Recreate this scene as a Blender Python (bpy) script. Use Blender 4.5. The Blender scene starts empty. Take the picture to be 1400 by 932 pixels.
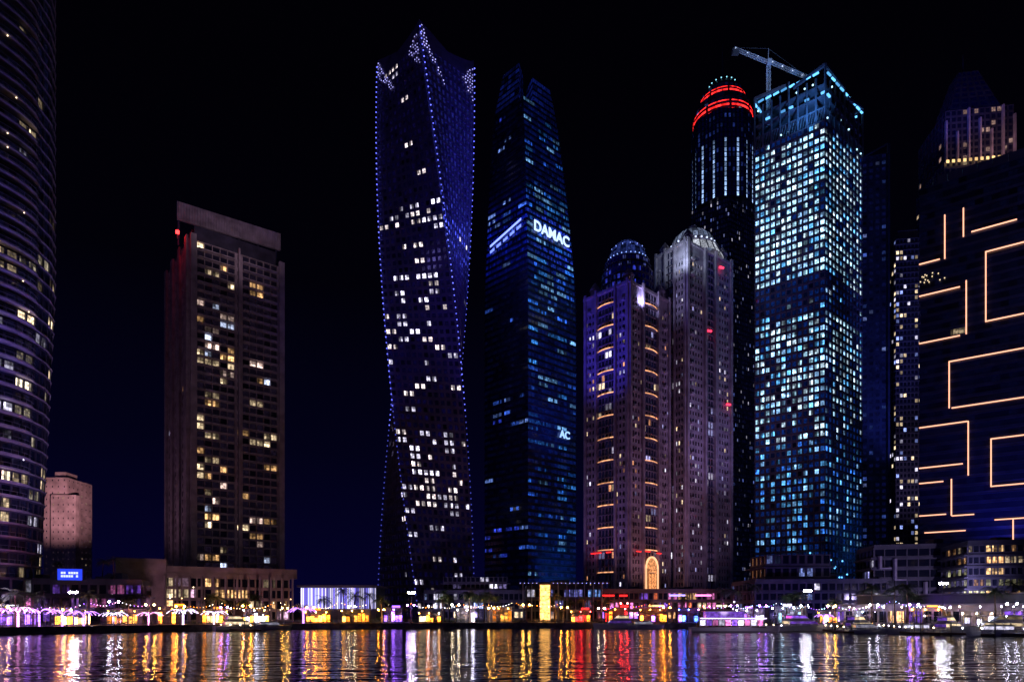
import bpy, math, random
from mathutils import Vector
random.seed(7)
R=random.Random(11)
scene=bpy.context.scene
scene.view_settings.view_transform='Standard'
scene.view_settings.look='None'
scene.view_settings.exposure=0
GZ=1.5
# ------------------------------------------------------------------ materials
def newmat(name):
    m=bpy.data.materials.new(name); m.use_nodes=True
    nt=m.node_tree; nt.nodes.clear()
    out=nt.nodes.new('ShaderNodeOutputMaterial')
    return m,nt,out
def solid(name,col,rough=.7,metal=0.,var=.35,scale=.25,bump=0.0):
    m,nt,out=newmat(name)
    p=nt.nodes.new('ShaderNodeBsdfPrincipled')
    tc=nt.nodes.new('ShaderNodeTexCoord')
    n=nt.nodes.new('ShaderNodeTexNoise'); n.inputs['Scale'].default_value=scale; n.inputs['Detail'].default_value=6
    r=nt.nodes.new('ShaderNodeValToRGB')
    r.color_ramp.elements[0].position=.3; r.color_ramp.elements[1].position=.7
    r.color_ramp.elements[0].color=(*[c*(1-var) for c in col],1)
    r.color_ramp.elements[1].color=(*[min(1,c*(1+var)) for c in col],1)
    nt.links.new(tc.outputs['Object'],n.inputs['Vector']); nt.links.new(n.outputs['Fac'],r.inputs['Fac'])
    nt.links.new(r.outputs['Color'],p.inputs['Base Color'])
    p.inputs['Roughness'].default_value=rough; p.inputs['Metallic'].default_value=metal
    if bump:
        b=nt.nodes.new('ShaderNodeBump'); b.inputs['Strength'].default_value=bump
        n2=nt.nodes.new('ShaderNodeTexNoise'); n2.inputs['Scale'].default_value=scale*8
        nt.links.new(tc.outputs['Object'],n2.inputs['Vector']); nt.links.new(n2.outputs['Fac'],b.inputs['Height'])
        nt.links.new(b.outputs['Normal'],p.inputs['Normal'])
    nt.links.new(p.outputs[0],out.inputs[0]); return m
def window_mat():
    m,nt,out=newmat('window_glass')
    p=nt.nodes.new('ShaderNodeBsdfPrincipled')
    p.inputs['Base Color'].default_value=(.012,.014,.03,1); p.inputs['Roughness'].default_value=.12
    a=nt.nodes.new('ShaderNodeAttribute'); a.attribute_name='emit'
    tc=nt.nodes.new('ShaderNodeTexCoord')
    n=nt.nodes.new('ShaderNodeTexNoise'); n.inputs['Scale'].default_value=1.1; n.inputs['Detail'].default_value=3
    mr=nt.nodes.new('ShaderNodeMapRange'); mr.inputs['From Min'].default_value=.3; mr.inputs['From Max'].default_value=.7
    mr.inputs['To Min'].default_value=.2; mr.inputs['To Max'].default_value=1.6
    nt.links.new(tc.outputs['Object'],n.inputs['Vector']); nt.links.new(n.outputs['Fac'],mr.inputs['Value'])
    nt.links.new(a.outputs['Color'],p.inputs['Emission Color']); nt.links.new(mr.outputs[0],p.inputs['Emission Strength'])
    nt.links.new(p.outputs[0],out.inputs[0]); m.cycles.emission_sampling='NONE'; return m
def glow_mat():
    m,nt,out=newmat('lamp_glow')
    e=nt.nodes.new('ShaderNodeEmission'); a=nt.nodes.new('ShaderNodeAttribute'); a.attribute_name='emit'
    nt.links.new(a.outputs['Color'],e.inputs['Color']); nt.links.new(e.outputs[0],out.inputs[0])
    m.cycles.emission_sampling='NONE'; return m
WIN=window_mat(); GLOW=glow_mat()
CONC=solid('concrete_warm',(.31,.27,.28)); CONCD=solid('concrete_dark',(.11,.10,.13))
CONCP=solid('stone_cladding_pale',(.40,.35,.40)); METAL=solid('metal_panel_dark',(.08,.08,.12),.4,.3)
METB=solid('metal_panel_blue',(.04,.05,.10),.35,.4); WHITE=solid('white_paint',(.75,.75,.78),.4,0,.08)
TWIST=solid('metal_panel_twist',(.17,.15,.26),.5,.1); GREY=solid('steel_grey',(.3,.3,.33),.5,.4)
PAVE=solid('pavement_stone',(.22,.19,.18),.6,0,.3,1.5,.2); LAND=solid('ground_asphalt',(.05,.05,.055),.8,0,.3,.1)
QUAY=solid('quay_concrete',(.2,.18,.18),.8,0,.5,.6,.4); WOOD=solid('timber',(.16,.1,.07),.7,0,.4,1.2)
BARK=solid('palm_bark',(.13,.09,.06),.9,0,.4,4); LEAF=solid('palm_leaf',(.05,.09,.035),.6,0,.4,2)
STD=[CONC,WIN,GLOW,METAL]
# ------------------------------------------------------------------ mesh builder
class MB:
    def __init__(s,mats=None): s.v=[];s.f=[];s.m=[];s.c=[];s.mats=mats or STD
    def poly(s,pts,m=0,col=(0,0,0)):
        n=len(s.v); s.v.extend(tuple(p) for p in pts); s.f.append(tuple(range(n,n+len(pts)))); s.m.append(m); s.c.append(col)
    def prism(s,poly,z0,z1,m=0,col=(0,0,0)):
        n=len(poly)
        for i in range(n):
            a=poly[i]; b=poly[(i+1)%n]
            s.poly([(a[0],a[1],z0),(b[0],b[1],z0),(b[0],b[1],z1),(a[0],a[1],z1)],m,col)
        s.poly([(p[0],p[1],z1) for p in poly],m,col)
        s.poly([(p[0],p[1],z0) for p in reversed(poly)],m,col)
    def box(s,x0,y0,z0,x1,y1,z1,m=0,col=(0,0,0)):
        s.prism([(x0,y0),(x1,y0),(x1,y1),(x0,y1)],z0,z1,m,col)
    def beam(s,p,q,r,m=0,col=(0,0,0),r2=None,n=4):
        p=Vector(p);q=Vector(q);d=(q-p)
        if d.length<1e-6:return
        d.normalize(); up=Vector((0,0,1)) if abs(d.z)<.9 else Vector((1,0,0))
        a=d.cross(up).normalized(); b=d.cross(a).normalized(); r2=r if r2 is None else r2
        A=[];B=[]
        for i in range(n):
            t=2*math.pi*(i+.5)/n; o=a*math.cos(t)+b*math.sin(t)
            A.append(p+o*r);B.append(q+o*r2)
        for i in range(n):
            j=(i+1)%n; s.poly([A[i],A[j],B[j],B[i]],m,col)
        s.poly(A[::-1],m,col); s.poly(B,m,col)
    def lathe(s,cx,cy,prof,n=24,m=0,col=(0,0,0),colf=None,seg_m=None):
        for k in range(len(prof)-1):
            r0,z0=prof[k];r1,z1=prof[k+1]
            for i in range(n):
                a=2*math.pi*i/n;b=2*math.pi*(i+1)/n
                c=colf(k,i) if colf else col
                mm=seg_m(k,i) if seg_m else m
                s.poly([(cx+r0*math.cos(a),cy+r0*math.sin(a),z0),(cx+r0*math.cos(b),cy+r0*math.sin(b),z0),
                        (cx+r1*math.cos(b),cy+r1*math.sin(b),z1),(cx+r1*math.cos(a),cy+r1*math.sin(a),z1)],mm,c)
    def ball(s,c,r,m=2,col=(1,1,1),n=6):
        for i in range(n):
            for j in range(3):
                p0=-math.pi/2+math.pi*j/3;p1=-math.pi/2+math.pi*(j+1)/3
                a=2*math.pi*i/n;b=2*math.pi*(i+1)/n
                f=lambda t,p:(c[0]+r*math.cos(p)*math.cos(t),c[1]+r*math.cos(p)*math.sin(t),c[2]+r*math.sin(p))
                s.poly([f(a,p0),f(b,p0),f(b,p1),f(a,p1)],m,col)
    def mesh(s,name):
        me=bpy.data.meshes.new(name); me.from_pydata(s.v,[],s.f)
        for m in s.mats: me.materials.append(m)
        me.polygons.foreach_set('material_index',s.m)
        at=me.attributes.new('emit','FLOAT_COLOR','CORNER'); arr=[]
        for f,c in zip(s.f,s.c): arr.extend((c[0],c[1],c[2],1.0)*len(f))
        at.data.foreach_set('color',arr); me.update(); return me
    def obj(s,name,parent=None,loc=None):
        o=bpy.data.objects.new(name,s.mesh(name)); scene.collection.objects.link(o)
        if parent: o.parent=parent
        if loc: o.location=loc
        return o
def empty(name):
    e=bpy.data.objects.new(name,None); scene.collection.objects.link(e); return e
def place(name,me,loc,rot=0,sc=1):
    o=bpy.data.objects.new(name,me); scene.collection.objects.link(o); o.location=loc; o.rotation_euler=(0,0,rot); o.scale=(sc,)*3; return o
def add_spot(parent,loc,target,col,power,angle=60,name='added_spot',rad=1.0):  # mostly spots added to tint and brighten facades, without a fixture
    l=bpy.data.lights.new(name,'SPOT'); l.color=col; l.energy=power; l.spot_size=math.radians(angle); l.spot_blend=.9; l.shadow_soft_size=rad
    o=bpy.data.objects.new(name,l); scene.collection.objects.link(o); o.location=loc
    o.rotation_euler=(Vector(target)-Vector(loc)).to_track_quat('-Z','Y').to_euler()
    if parent:o.parent=parent
    return o
def L2(a,b,t): return (a[0]+(b[0]-a[0])*t,a[1]+(b[1]-a[1])*t)
def static(poly): return lambda t:poly
def scaled(poly,s):
    cx=sum(p[0] for p in poly)/len(poly);cy=sum(p[1] for p in poly)/len(poly)
    return [(cx+(p[0]-cx)*s,cy+(p[1]-cy)*s) for p in poly]
def outset(poly,d):
    cx=sum(p[0] for p in poly)/len(poly);cy=sum(p[1] for p in poly)/len(poly); o=[]
    k=1.414 if len(poly)==4 else 1.0
    for p in poly:
        v=Vector((p[0]-cx,p[1]-cy)); l=v.length; o.append((cx+v.x*(l+d*k)/l,cy+v.y*(l+d*k)/l))
    return o
def mul(c,s): return (c[0]*s,c[1]*s,c[2]*s)
def add(a,b): return (a[0]+b[0],a[1]+b[1],a[2]+b[2])
def loft(mb,ring,z0,z1,nf,bays,lit,wx=.14,wb=.3,wt=.08,rec=.3,fm=0,wm=1,slab=0,slabt=.35,sm=0,style=None,cap=True,panes=3):
    for i in range(nf):
        t0=i/nf;t1=(i+1)/nf; za=z0+(z1-z0)*t0; zb=z0+(z1-z0)*t1
        rb=ring(t0);rt=ring(t1);n=len(rb)
        for k in range(n):
            b0,b1=rb[k],rb[(k+1)%n]; c0,c1=rt[k],rt[(k+1)%n]
            dx,dy=b1[0]-b0[0],b1[1]-b0[1]; l=math.hypot(dx,dy); nx,ny=-dy/l,dx/l
            nb=bays[k%len(bays)]
            def P(a,h,r=0):
                p=L2(b0,b1,a);q=L2(c0,c1,a)
                return (p[0]+(q[0]-p[0])*h+nx*r,p[1]+(q[1]-p[1])*h+ny*r,za+(zb-za)*h)
            if nb==0:
                mb.poly([P(0,0),P(1,0),P(1,1),P(0,1)],fm); continue
            for j in range(nb):
                x,w0,w1,rr=wx,wb,wt,rec
                if style:
                    st=style(k,i,j,nb)
                    if st is not None:
                        if st=='blank':
                            mb.poly([P(j/nb,0),P((j+1)/nb,0),P((j+1)/nb,1),P(j/nb,1)],fm); continue
                        x,w0,w1,rr=st
                a0=j/nb;a1=(j+1)/nb;i0=a0+(a1-a0)*x;i1=a1-(a1-a0)*x;h0=w0;h1=1-w1
                if x>.001:
                    mb.poly([P(a0,0),P(i0,0),P(i0,1),P(a0,1)],fm)
                    mb.poly([P(i1,0),P(a1,0),P(a1,1),P(i1,1)],fm)
                    mb.poly([P(i0,h0),P(i0,h0,rr),P(i0,h1,rr),P(i0,h1)],fm)
                    mb.poly([P(i1,h0,rr),P(i1,h0),P(i1,h1),P(i1,h1,rr)],fm)
                mb.poly([P(i0,0),P(i1,0),P(i1,h0),P(i0,h0)],fm)
                mb.poly([P(i0,h1),P(i1,h1),P(i1,1),P(i0,1)],fm)
                mb.poly([P(i0,h0),P(i1,h0),P(i1,h0,rr),P(i0,h0,rr)],fm)
                mb.poly([P(i0,h1,rr),P(i1,h1,rr),P(i1,h1),P(i0,h1)],fm)
                c=lit(k,i,j,(i+.5)/nf)
                if max(c)<.12 or panes<2:
                    mb.poly([P(i0,h0,rr),P(i1,h0,rr),P(i1,h1,rr),P(i0,h1,rr)],wm,c)
                else:
                    hm=h1-(h1-h0)*R.choice((0,.25,.4,.55)); g=(i1-i0)/panes
                    for q in range(panes):
                        f=R.choice((.12,.6,1,1,1.25)); e0=i0+g*q; e1=e0+g*.9
                        mb.poly([P(e0,h0,rr),P(e1,h0,rr),P(e1,hm,rr),P(e0,hm,rr)],wm,mul(c,f))
                        if hm<h1-1e-4: mb.poly([P(e0,hm,rr),P(e1,hm,rr),P(e1,h1,rr),P(e0,h1,rr)],wm,mul(c,f*R.choice((.25,.5,1.5))))
                        mb.poly([P(e1,h0,rr),P(e0+g,h0,rr),P(e0+g,h1,rr),P(e1,h1,rr)],fm)
        if slab: mb.prism(outset(rb,slab),za-slabt*.5,za+slabt*.5,sm)
    if cap:
        r=ring(1); mb.poly([(p[0],p[1],z1) for p in r],fm)
WARM=(1.,.55,.22);WARM2=(1.,.75,.45);LAV=(.80,.76,1.);CYAN=(.12,.48,1.);ICE=(.42,.76,1.);BLUE=(.05,.13,1.);VIO=(.33,.12,1.);PINK=(1.,.25,.7);RED=(1.,.02,.02);AMB=(1.,.27,.02);GOLD=(1.,.42,.06)
def pick(*o): return R.choice(o)
def wl(D,k,i,j,q,g,cols,lo,hi,base=(0,0,0),keep=.85):
    r,c,s=D.setdefault((k,i,j//g),(R.random(),R.choice(cols),lo*(hi/lo)**R.random()))
    if r<q and R.random()<keep: return mul(c,s*R.uniform(.75,1.15))
    return base
# ------------------------------------------------------------------ camera & world
cam=bpy.data.cameras.new('camera'); co=bpy.data.objects.new('camera',cam); scene.collection.objects.link(co)
co.location=(0,0,5); co.rotation_euler=(math.radians(90),0,0); cam.lens=24; cam.sensor_width=36; cam.shift_y=.2636; cam.clip_end=20000
scene.camera=co
w=bpy.data.worlds.new('World'); scene.world=w; w.use_nodes=True; nt=w.node_tree; nt.nodes.clear()
wo=nt.nodes.new('ShaderNodeOutputWorld'); bg=nt.nodes.new('ShaderNodeBackground'); tc=nt.nodes.new('ShaderNodeTexCoord')
sx=nt.nodes.new('ShaderNodeSeparateXYZ'); rp=nt.nodes.new('ShaderNodeValToRGB')
nt.links.new(tc.outputs['Generated'],sx.inputs[0]); nt.links.new(sx.outputs['Z'],rp.inputs['Fac'])
e=rp.color_ramp.elements; e[0].position=0; e[0].color=(.0012,.0009,.021,1); e[1].position=.6; e[1].color=(.0004,.0003,.0013,1)
x=rp.color_ramp.elements.new(.22); x.color=(.0008,.0007,.008,1)
x=rp.color_ramp.elements.new(.42); x.color=(.0005,.0004,.0022,1)
nt.links.new(rp.outputs[0],bg.inputs['Color']); bg.inputs['Strength'].default_value=1.0; nt.links.new(bg.outputs[0],wo.inputs[0])
sun=bpy.data.lights.new('added_fill_sun','SUN'); so=bpy.data.objects.new('added_fill_sun',sun); scene.collection.objects.link(so)  # violet sun added to lift the dark facades, standing for general city glow
sun.energy=.04; sun.color=(.30,.25,1.); sun.angle=math.radians(4)
so.rotation_euler=Vector((.45,.8,-.35)).to_track_quat('-Z','Y').to_euler(); so.location=(0,0,400)
# ------------------------------------------------------------------ water, land, quay
m,ntw,out=newmat('harbour_water')
p=ntw.nodes.new('ShaderNodeBsdfPrincipled'); p.inputs['Base Color'].default_value=(.001,.001,.002,1); p.inputs['Roughness'].default_value=.035; p.inputs['IOR'].default_value=1.38
tcw=ntw.nodes.new('ShaderNodeTexCoord')
prev=None
for sc_,st,sx_,sy_ in ((.42,.15,.4,1.0),(1.3,.06,.4,1.0),(.1,.25,.5,1.)):
    mp=ntw.nodes.new('ShaderNodeMapping'); mp.inputs['Scale'].default_value=(sx_,sy_,1); mp.inputs['Rotation'].default_value=(0,0,R.uniform(-.15,.15))
    nz=ntw.nodes.new('ShaderNodeTexNoise'); nz.inputs['Scale'].default_value=sc_; nz.inputs['Detail'].default_value=2
    b=ntw.nodes.new('ShaderNodeBump'); b.inputs['Strength'].default_value=1; b.inputs['Distance'].default_value=st*1.6
    ntw.links.new(tcw.outputs['Object'],mp.inputs[0]); ntw.links.new(mp.outputs[0],nz.inputs['Vector']); ntw.links.new(nz.outputs['Fac'],b.inputs['Height'])
    if prev: ntw.links.new(prev.outputs[0],b.inputs['Normal'])
    prev=b
ntw.links.new(prev.outputs[0],p.inputs['Normal']); ntw.links.new(p.outputs[0],out.inputs[0]); WATER=m
mb=MB([WATER]); mb.poly([(-9000,-2000,0),(9000,-2000,0),(9000,9000,0),(-9000,9000,0)]); mb.obj('water')
SH=[(-2500,20),(-250,100),(-125,132),(-98,160),(-62,193),(0,203),(58,199),(95,172),(125,140),(160,122),(300,105),(2500,60)]
mb=MB([LAND])
for a,b in zip(SH,SH[1:]): mb.poly([(a[0],a[1],GZ),(b[0],b[1],GZ),(b[0]*3.2,8500,GZ),(a[0]*3.2,8500,GZ)])
mb.obj('ground')
mb=MB([PAVE])
for a,b in zip(SH,SH[1:]): mb.poly([(a[0],a[1]+.4,GZ+.004),(b[0],b[1]+.4,GZ+.004),(b[0]*1.04,b[1]*1.04+6,GZ+.004),(a[0]*1.04,a[1]*1.04+6,GZ+.004)])
mb.obj('promenade')
mb=MB([QUAY,WIN,GLOW,GREY])
for a,b in zip(SH,SH[1:]):
    mb.poly([(a[0],a[1],-1),(b[0],b[1],-1),(b[0],b[1],GZ),(a[0],a[1],GZ)])
    mb.poly([(a[0],a[1]-.15,GZ-.25),(b[0],b[1]-.15,GZ-.25),(b[0],b[1]-.15,GZ+.12),(a[0],a[1]-.15,GZ+.12)])
    mb.poly([(a[0],a[1]-.15,GZ+.12),(b[0],b[1]-.15,GZ+.12),(b[0],b[1]+.5,GZ+.12),(a[0],a[1]+.5,GZ+.12)])
mb.obj('quay_wall')
def shore(s):
    pts=SH[2:10]
    for a,b in zip(pts,pts[1:]):
        l=math.hypot(b[0]-a[0],b[1]-a[1])
        if s<=l or b==pts[-1]: t=s/l; return (a[0]+(b[0]-a[0])*t,a[1]+(b[1]-a[1])*t,math.atan2(b[1]-a[1],b[0]-a[0]))
        s-=l
SL=sum(math.hypot(b[0]-a[0],b[1]-a[1]) for a,b in zip(SH[2:10],SH[3:10]))
def inland(s,o): x,y,a=shore(s); return (x-o*math.sin(a),y+o*math.cos(a),a)
mb=MB([GREY])
s=0; last=None
while s<SL:
    x,y,_=shore(s); y+=.8
    mb.beam((x,y,GZ),(x,y,GZ+1.1),.05)
    if last:
        for h in (.4,.75,1.1): mb.beam((last[0],last[1],GZ+h),(x,y,GZ+h),.03)
    last=(x,y); s+=2.5
mb.obj('quay_railing')

# ------------------------------------------------------------------ TOWERS
# 1 curved balcony tower
T=empty('curved_balcony_tower')
def radA(t): return 20.5+3.5*min(1,t*2.2)
def ringA(t):
    r=radA(t); return [(-156+r*math.cos(2*math.pi*k/24),190+r*math.sin(2*math.pi*k/24)) for k in range(24)]
DA={}
def litA(k,i,j,t):
    pr=.34 if t<.34 else (.12 if t<.6 else .05)
    if t<.34 and k in(16,17,18,19,20): pr=.5
    return wl(DA,k,i,j,pr,2,(WARM2,WARM2,LAV,(1,.85,.6)),.12,2.6,mul((.08,.08,.4),R.uniform(0,.03)))
mb=MB([METAL,WIN,GLOW,CONC]); loft(mb,ringA,14,200,51,[2],litA,wx=.1,wb=.12,wt=.16,rec=.3)
mb.obj('facade',T)
mb=MB([CONCP,WIN,GLOW,GREY])
for i in range(51):
    t=i/51; z=14+186*t; c=ringA(t); r=radA(t)
    mb.prism(outset(c,.3),z-.15,z+.15,0)
    for lo,hi in ((14,18),(19,24)):
        arc=[]
        for q in range(lo*3,hi*3+1):
            a=2*math.pi*q/72
            bul=2.3*math.sin(math.pi*(q-lo*3)/((hi-lo)*3))**.6 if lo*3<q<hi*3 else 0
            arc.append((-156+(r+.4+bul)*math.cos(a),190+(r+.4+bul)*math.sin(a)))
        inner=[(-156+(r-.3)*math.cos(2*math.pi*q/72),190+(r-.3)*math.sin(2*math.pi*q/72)) for q in range(hi*3,lo*3-1,-1)]
        mb.prism(arc+inner,z-.18,z+.22,0)
        for a_,b_ in zip(arc,arc[1:]):
            mb.beam((a_[0],a_[1],z+1.2),(b_[0],b_[1],z+1.2),.06,3)
            mb.beam((a_[0],a_[1],z+.2),(a_[0],a_[1],z+1.2),.04,3)
        if R.random()<.3:
            q=R.randrange(2,len(arc)-2); mb.ball((arc[q][0]*.998-.4,arc[q][1],z+3),.18,2,mul(pick(LAV,WARM2),4))
mb.obj('balconies',T)
mb=MB([CONCD,WIN,GLOW,CONC]); P0=[(-190,165),(-136,170),(-128,200),(-190,215)]
DP={}
loft(mb,static(P0),GZ,14,3,[14,8,0,0],lambda k,i,j,t:wl(DP,k,i,j,.5,2,(PINK,VIO,WARM2,LAV),.08,1.2),wx=.08,wb=.1,wt=.15,slab=1.2,slabt=.5)
mb.obj('podium',T)
add_spot(T,(-112,150,6),(-138,178,40),(.6,.3,1.),28000,70)
add_spot(T,(-118,152,40),(-146,176,150),(.2,.17,1.),36000,90)
add_spot(T,(-104,185,12),(-135,188,80),(.45,.35,1.),22000,80)

# 2 pale stepped hotel behind
T=empty('stepped_hotel_block')
mb=MB([CONCP,WIN,GLOW,METAL])
la=lambda k,i,j,t: mul(WARM2,R.uniform(.2,.7)) if R.random()<.04 else (.02,.012,.02)
loft(mb,static([(-256,373),(-243,373),(-243,395),(-256,395)]),GZ,78,22,[4,6],la,wx=.4,wb=.45,wt=.3,rec=.06)
loft(mb,static([(-250,370),(-236.5,370),(-236.5,372.9),(-250,372.9)]),GZ,68,18,[5,0],la,wx=.4,wb=.45,wt=.3,rec=.06)
mb.prism([(-253,378),(-247,378),(-247,388),(-253,388)],78,82,0)
mb.obj('facade',T); add_spot(T,(-190,300,45),(-245,372,62),(1.,.46,.46),360000,30)

# 3 slab apartment tower with roof screen
T=empty('balconied_apartment_tower')
C=[(-142,300),(-109,327),(-136.5,361.7),(-169.7,335)]
DC={}
def litC(k,i,j,t):
    if k==0:
        if .68<t<.74 and j in(1,2,3,4,5): q=.95
        elif j in(1,2,3,4): q=.32
        elif j in(8,9,10): q=.24
        else: q=.08
    else: q=.06
    return wl(DC,k,i,j,q,2,(WARM2,WARM,WARM2,WARM,(1,.7,.6),(.6,.7,1)),.2,3.2,mul((.2,.12,.3),R.uniform(0,.03)))
def stC(k,i,j,nb):
    if k==0:
        if j in(0,nb-1): return 'blank'
        if j==6: return (.33,.2,.2,.3)
        return (.05,.2,.08,1.0)
    if k==3: return (.3,.2,.15,.5) if j%3 else 'blank'
mb=MB([CONC,WIN,GLOW,METAL]); loft(mb,static(C),GZ,169,46,[13,10,12,10],litC,style=stC,panes=2)
for j in (0,6,12):
    a=j/13+.01; b=(j+1)/13-.01
    if j==6: a+=.02;b-=.02
    p0=L2(C[0],C[1],a);p1=L2(C[0],C[1],b); n=(.633*1.5,-.774*1.5)
    mb.prism([(p0[0]+n[0],p0[1]+n[1]),(p1[0]+n[0],p1[1]+n[1]),(p1[0],p1[1]),(p0[0],p0[1])],GZ,171,0)
for j in (0,3,6,9):
    p0=L2(C[3],C[0],j/10+.01);p1=L2(C[3],C[0],j/10+.09); n=(-.774,-.633)
    mb.prism([(p0[0]+n[0],p0[1]+n[1]),(p1[0]+n[0],p1[1]+n[1]),(p1[0],p1[1]),(p0[0],p0[1])],GZ,170.5,0)
for i in range(46):
    z=GZ+167.5*i/46
    for a,b in ((.085,.455),(.545,.915)):
        p0=L2(C[0],C[1],a);p1=L2(C[0],C[1],b); n=(.633*1.3,-.774*1.3)
        mb.prism([(p0[0]+n[0],p0[1]+n[1]),(p1[0]+n[0],p1[1]+n[1]),(p1[0],p1[1]),(p0[0],p0[1])],z-.1,z+.35,0)
mb.obj('facade',T)
mb=MB([CONCP,WIN,GLOW,METAL])
mb.prism(scaled(C,.86),169,177,3)
S0=(-149.5,304.8);S1=(-112.3,331.3)
d=Vector((S1[0]-S0[0],S1[1]-S0[1])).normalized()
nrm=(-d.y*1.2,d.x*1.2)
mb.prism([S0,S1,(S1[0]+nrm[0],S1[1]+nrm[1]),(S0[0]+nrm[0],S0[1]+nrm[1])],180,188,0)
for q in range(40):
    a=L2(S0,S1,(q+.5)/40); mb.beam((a[0]+d.y*.15,a[1]-d.x*.15,180.2),(a[0]+d.y*.15,a[1]-d.x*.15,187.8),.14,0)
for q in range(6):
    a=L2(S0,S1,(q+.1)/5.3); mb.beam((a[0]+nrm[0],a[1]+nrm[1],169),(a[0]+nrm[0],a[1]+nrm[1],180.5),.5,3)
mb.obj('roof_screen',T)
mb=MB(); mb.ball((-147.5,301,172),1.0,2,mul(RED,9)); mb.beam((-147.5,301,169),(-147.5,301,172),.15,3); mb.obj('obstruction_light',T)
add_spot(T,(-147.5,297,173),(-147,303,165),(1.,.02,.02),1500,150,rad=.3)
add_spot(T,(-100,270,8),(-122,314,110),(.8,.52,.75),9000,100)
add_spot(T,(-190,290,10),(-152,322,120),(.8,.40,.65),26000,90)
add_spot(T,(-70,220,20),(-126,314,160),(.68,.45,.72),38000,50)
add_spot(T,(-112,285,160),(-130,318,184),(.75,.5,.68),11000,100)

# 4 twisted skyscraper
T=empty('twisted_skyscraper')
def ringT(t,r=24.8):
    return [(-44.6+r*math.cos(math.radians(90*k-90*t)),353+r*math.sin(math.radians(90*k-90*t))) for k in range(4)]
DT={}
def litT(k,i,j,t):
    q=.03
    if .70<t<.74 : q=.62
    elif .50<t<.61: q=.34
    elif .60<t<.70: q=.20
    elif .40<t<.50: q=.26
    elif .34<t<.40: q=.10
    elif .15<t<.34: q=.44
    elif t<.15: q=.14
    if k==2: q*=.6 if t>.3 else .12
    if k in(0,1): q*=.08
    if k==3 and t>.62: q*=.6
    if k==3 and .70<t<.735: q=.62
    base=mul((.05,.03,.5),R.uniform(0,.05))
    if k==0: base=add(base,mul((.07,.10,1.),R.uniform(.4,1.6)*(1.5*math.exp(-((t-.695)/.04)**2)+.13*math.exp(-((t-.8)/.16)**2))))  # blue glow band painted into this face's panes, in place of a lamp wash
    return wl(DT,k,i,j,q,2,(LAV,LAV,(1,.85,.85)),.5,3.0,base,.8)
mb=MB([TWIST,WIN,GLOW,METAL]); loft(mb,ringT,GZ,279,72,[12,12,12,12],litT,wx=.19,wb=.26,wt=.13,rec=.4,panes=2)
mb.obj('facade',T)
mb=MB([TWIST,WIN,GLOW,METAL])
top=ringT(1)
def hz(f): return 289.5-(5.5*(1-abs(2*f-1)) if f<.5 else 5.5*(1-abs(2*f-1))**.6)
for k in range(4):
    a,b=top[k],top[(k+1)%4]; N=16
    for q in range(N):
        f0=q/N;f1=(q+1)/N
        p0=L2(a,b,f0);p1=L2(a,b,f1)
        mb.poly([(*p0,279),(*p1,279),(*p1,hz(f1)),(*p0,hz(f0))],0)
    dx,dy=b[0]-a[0],b[1]-a[1];l=math.hypot(dx,dy);ox,oy=dy/l*.5,-dx/l*.5
    for u in range(22):
        for v in range(18):
            f=(u+.5+.25*(v%2))/22.5; z=288.5-v*1.5
            # slanting bands of perforated lighting that fall away from each corner
            tri1=abs(v*1.5-(3+f*50))<4.5-8*f and f<.42
            tri2=(f>.66 and v*1.5>(1-f)*34+2 and v*1.5<8+(f-.66)*40)
            if z<hz(f)-1 and (tri1 or tri2) and R.random()<.85:
                p=L2(a,b,f); o_=.25; ux,uy=dx/l*o_,dy/l*o_
                if z<279:
                    rg=ringT((z-GZ)/277.5); p=L2(rg[k],rg[(k+1)%4],f)
                mb.poly([(p[0]+ox-ux,p[1]+oy-uy,z-o_),(p[0]+ox+ux,p[1]+oy+uy,z-o_),(p[0]+ox+ux,p[1]+oy+uy,z+o_),(p[0]+ox-ux,p[1]+oy-uy,z+o_)],2,mul((.42,.40,1.),R.uniform(.8,3)))
mb.beam((-52,350,279),(-52,350,291),.2,3); mb.obj('crown',T)
mb=MB()
for k in range(4):
    for q in range(100):
        t=q/100; r=ringT(t,25.2)[k]
        mb.ball((r[0],r[1],GZ+t*287),.34,2,mul((.12,.14,1.),R.uniform(1.6,3.4) if t>.35 else .6),n=5)
mb.obj('edge_lights',T)
add_spot(T,(22,318,16),(-24,349,207),(.05,.05,1.),1300000,11)  # added strong blue spot for the upper face glow, no fixture built
add_spot(T,(18,310,16),(-26,349,230),(.04,.03,1.),260000,32)
add_spot(T,(-60,280,5),(-44,340,60),(.7,.4,1.),48000,80)
add_spot(T,(-90,280,40),(-50,340,240),(.05,.04,1.),60000,60)

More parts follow.
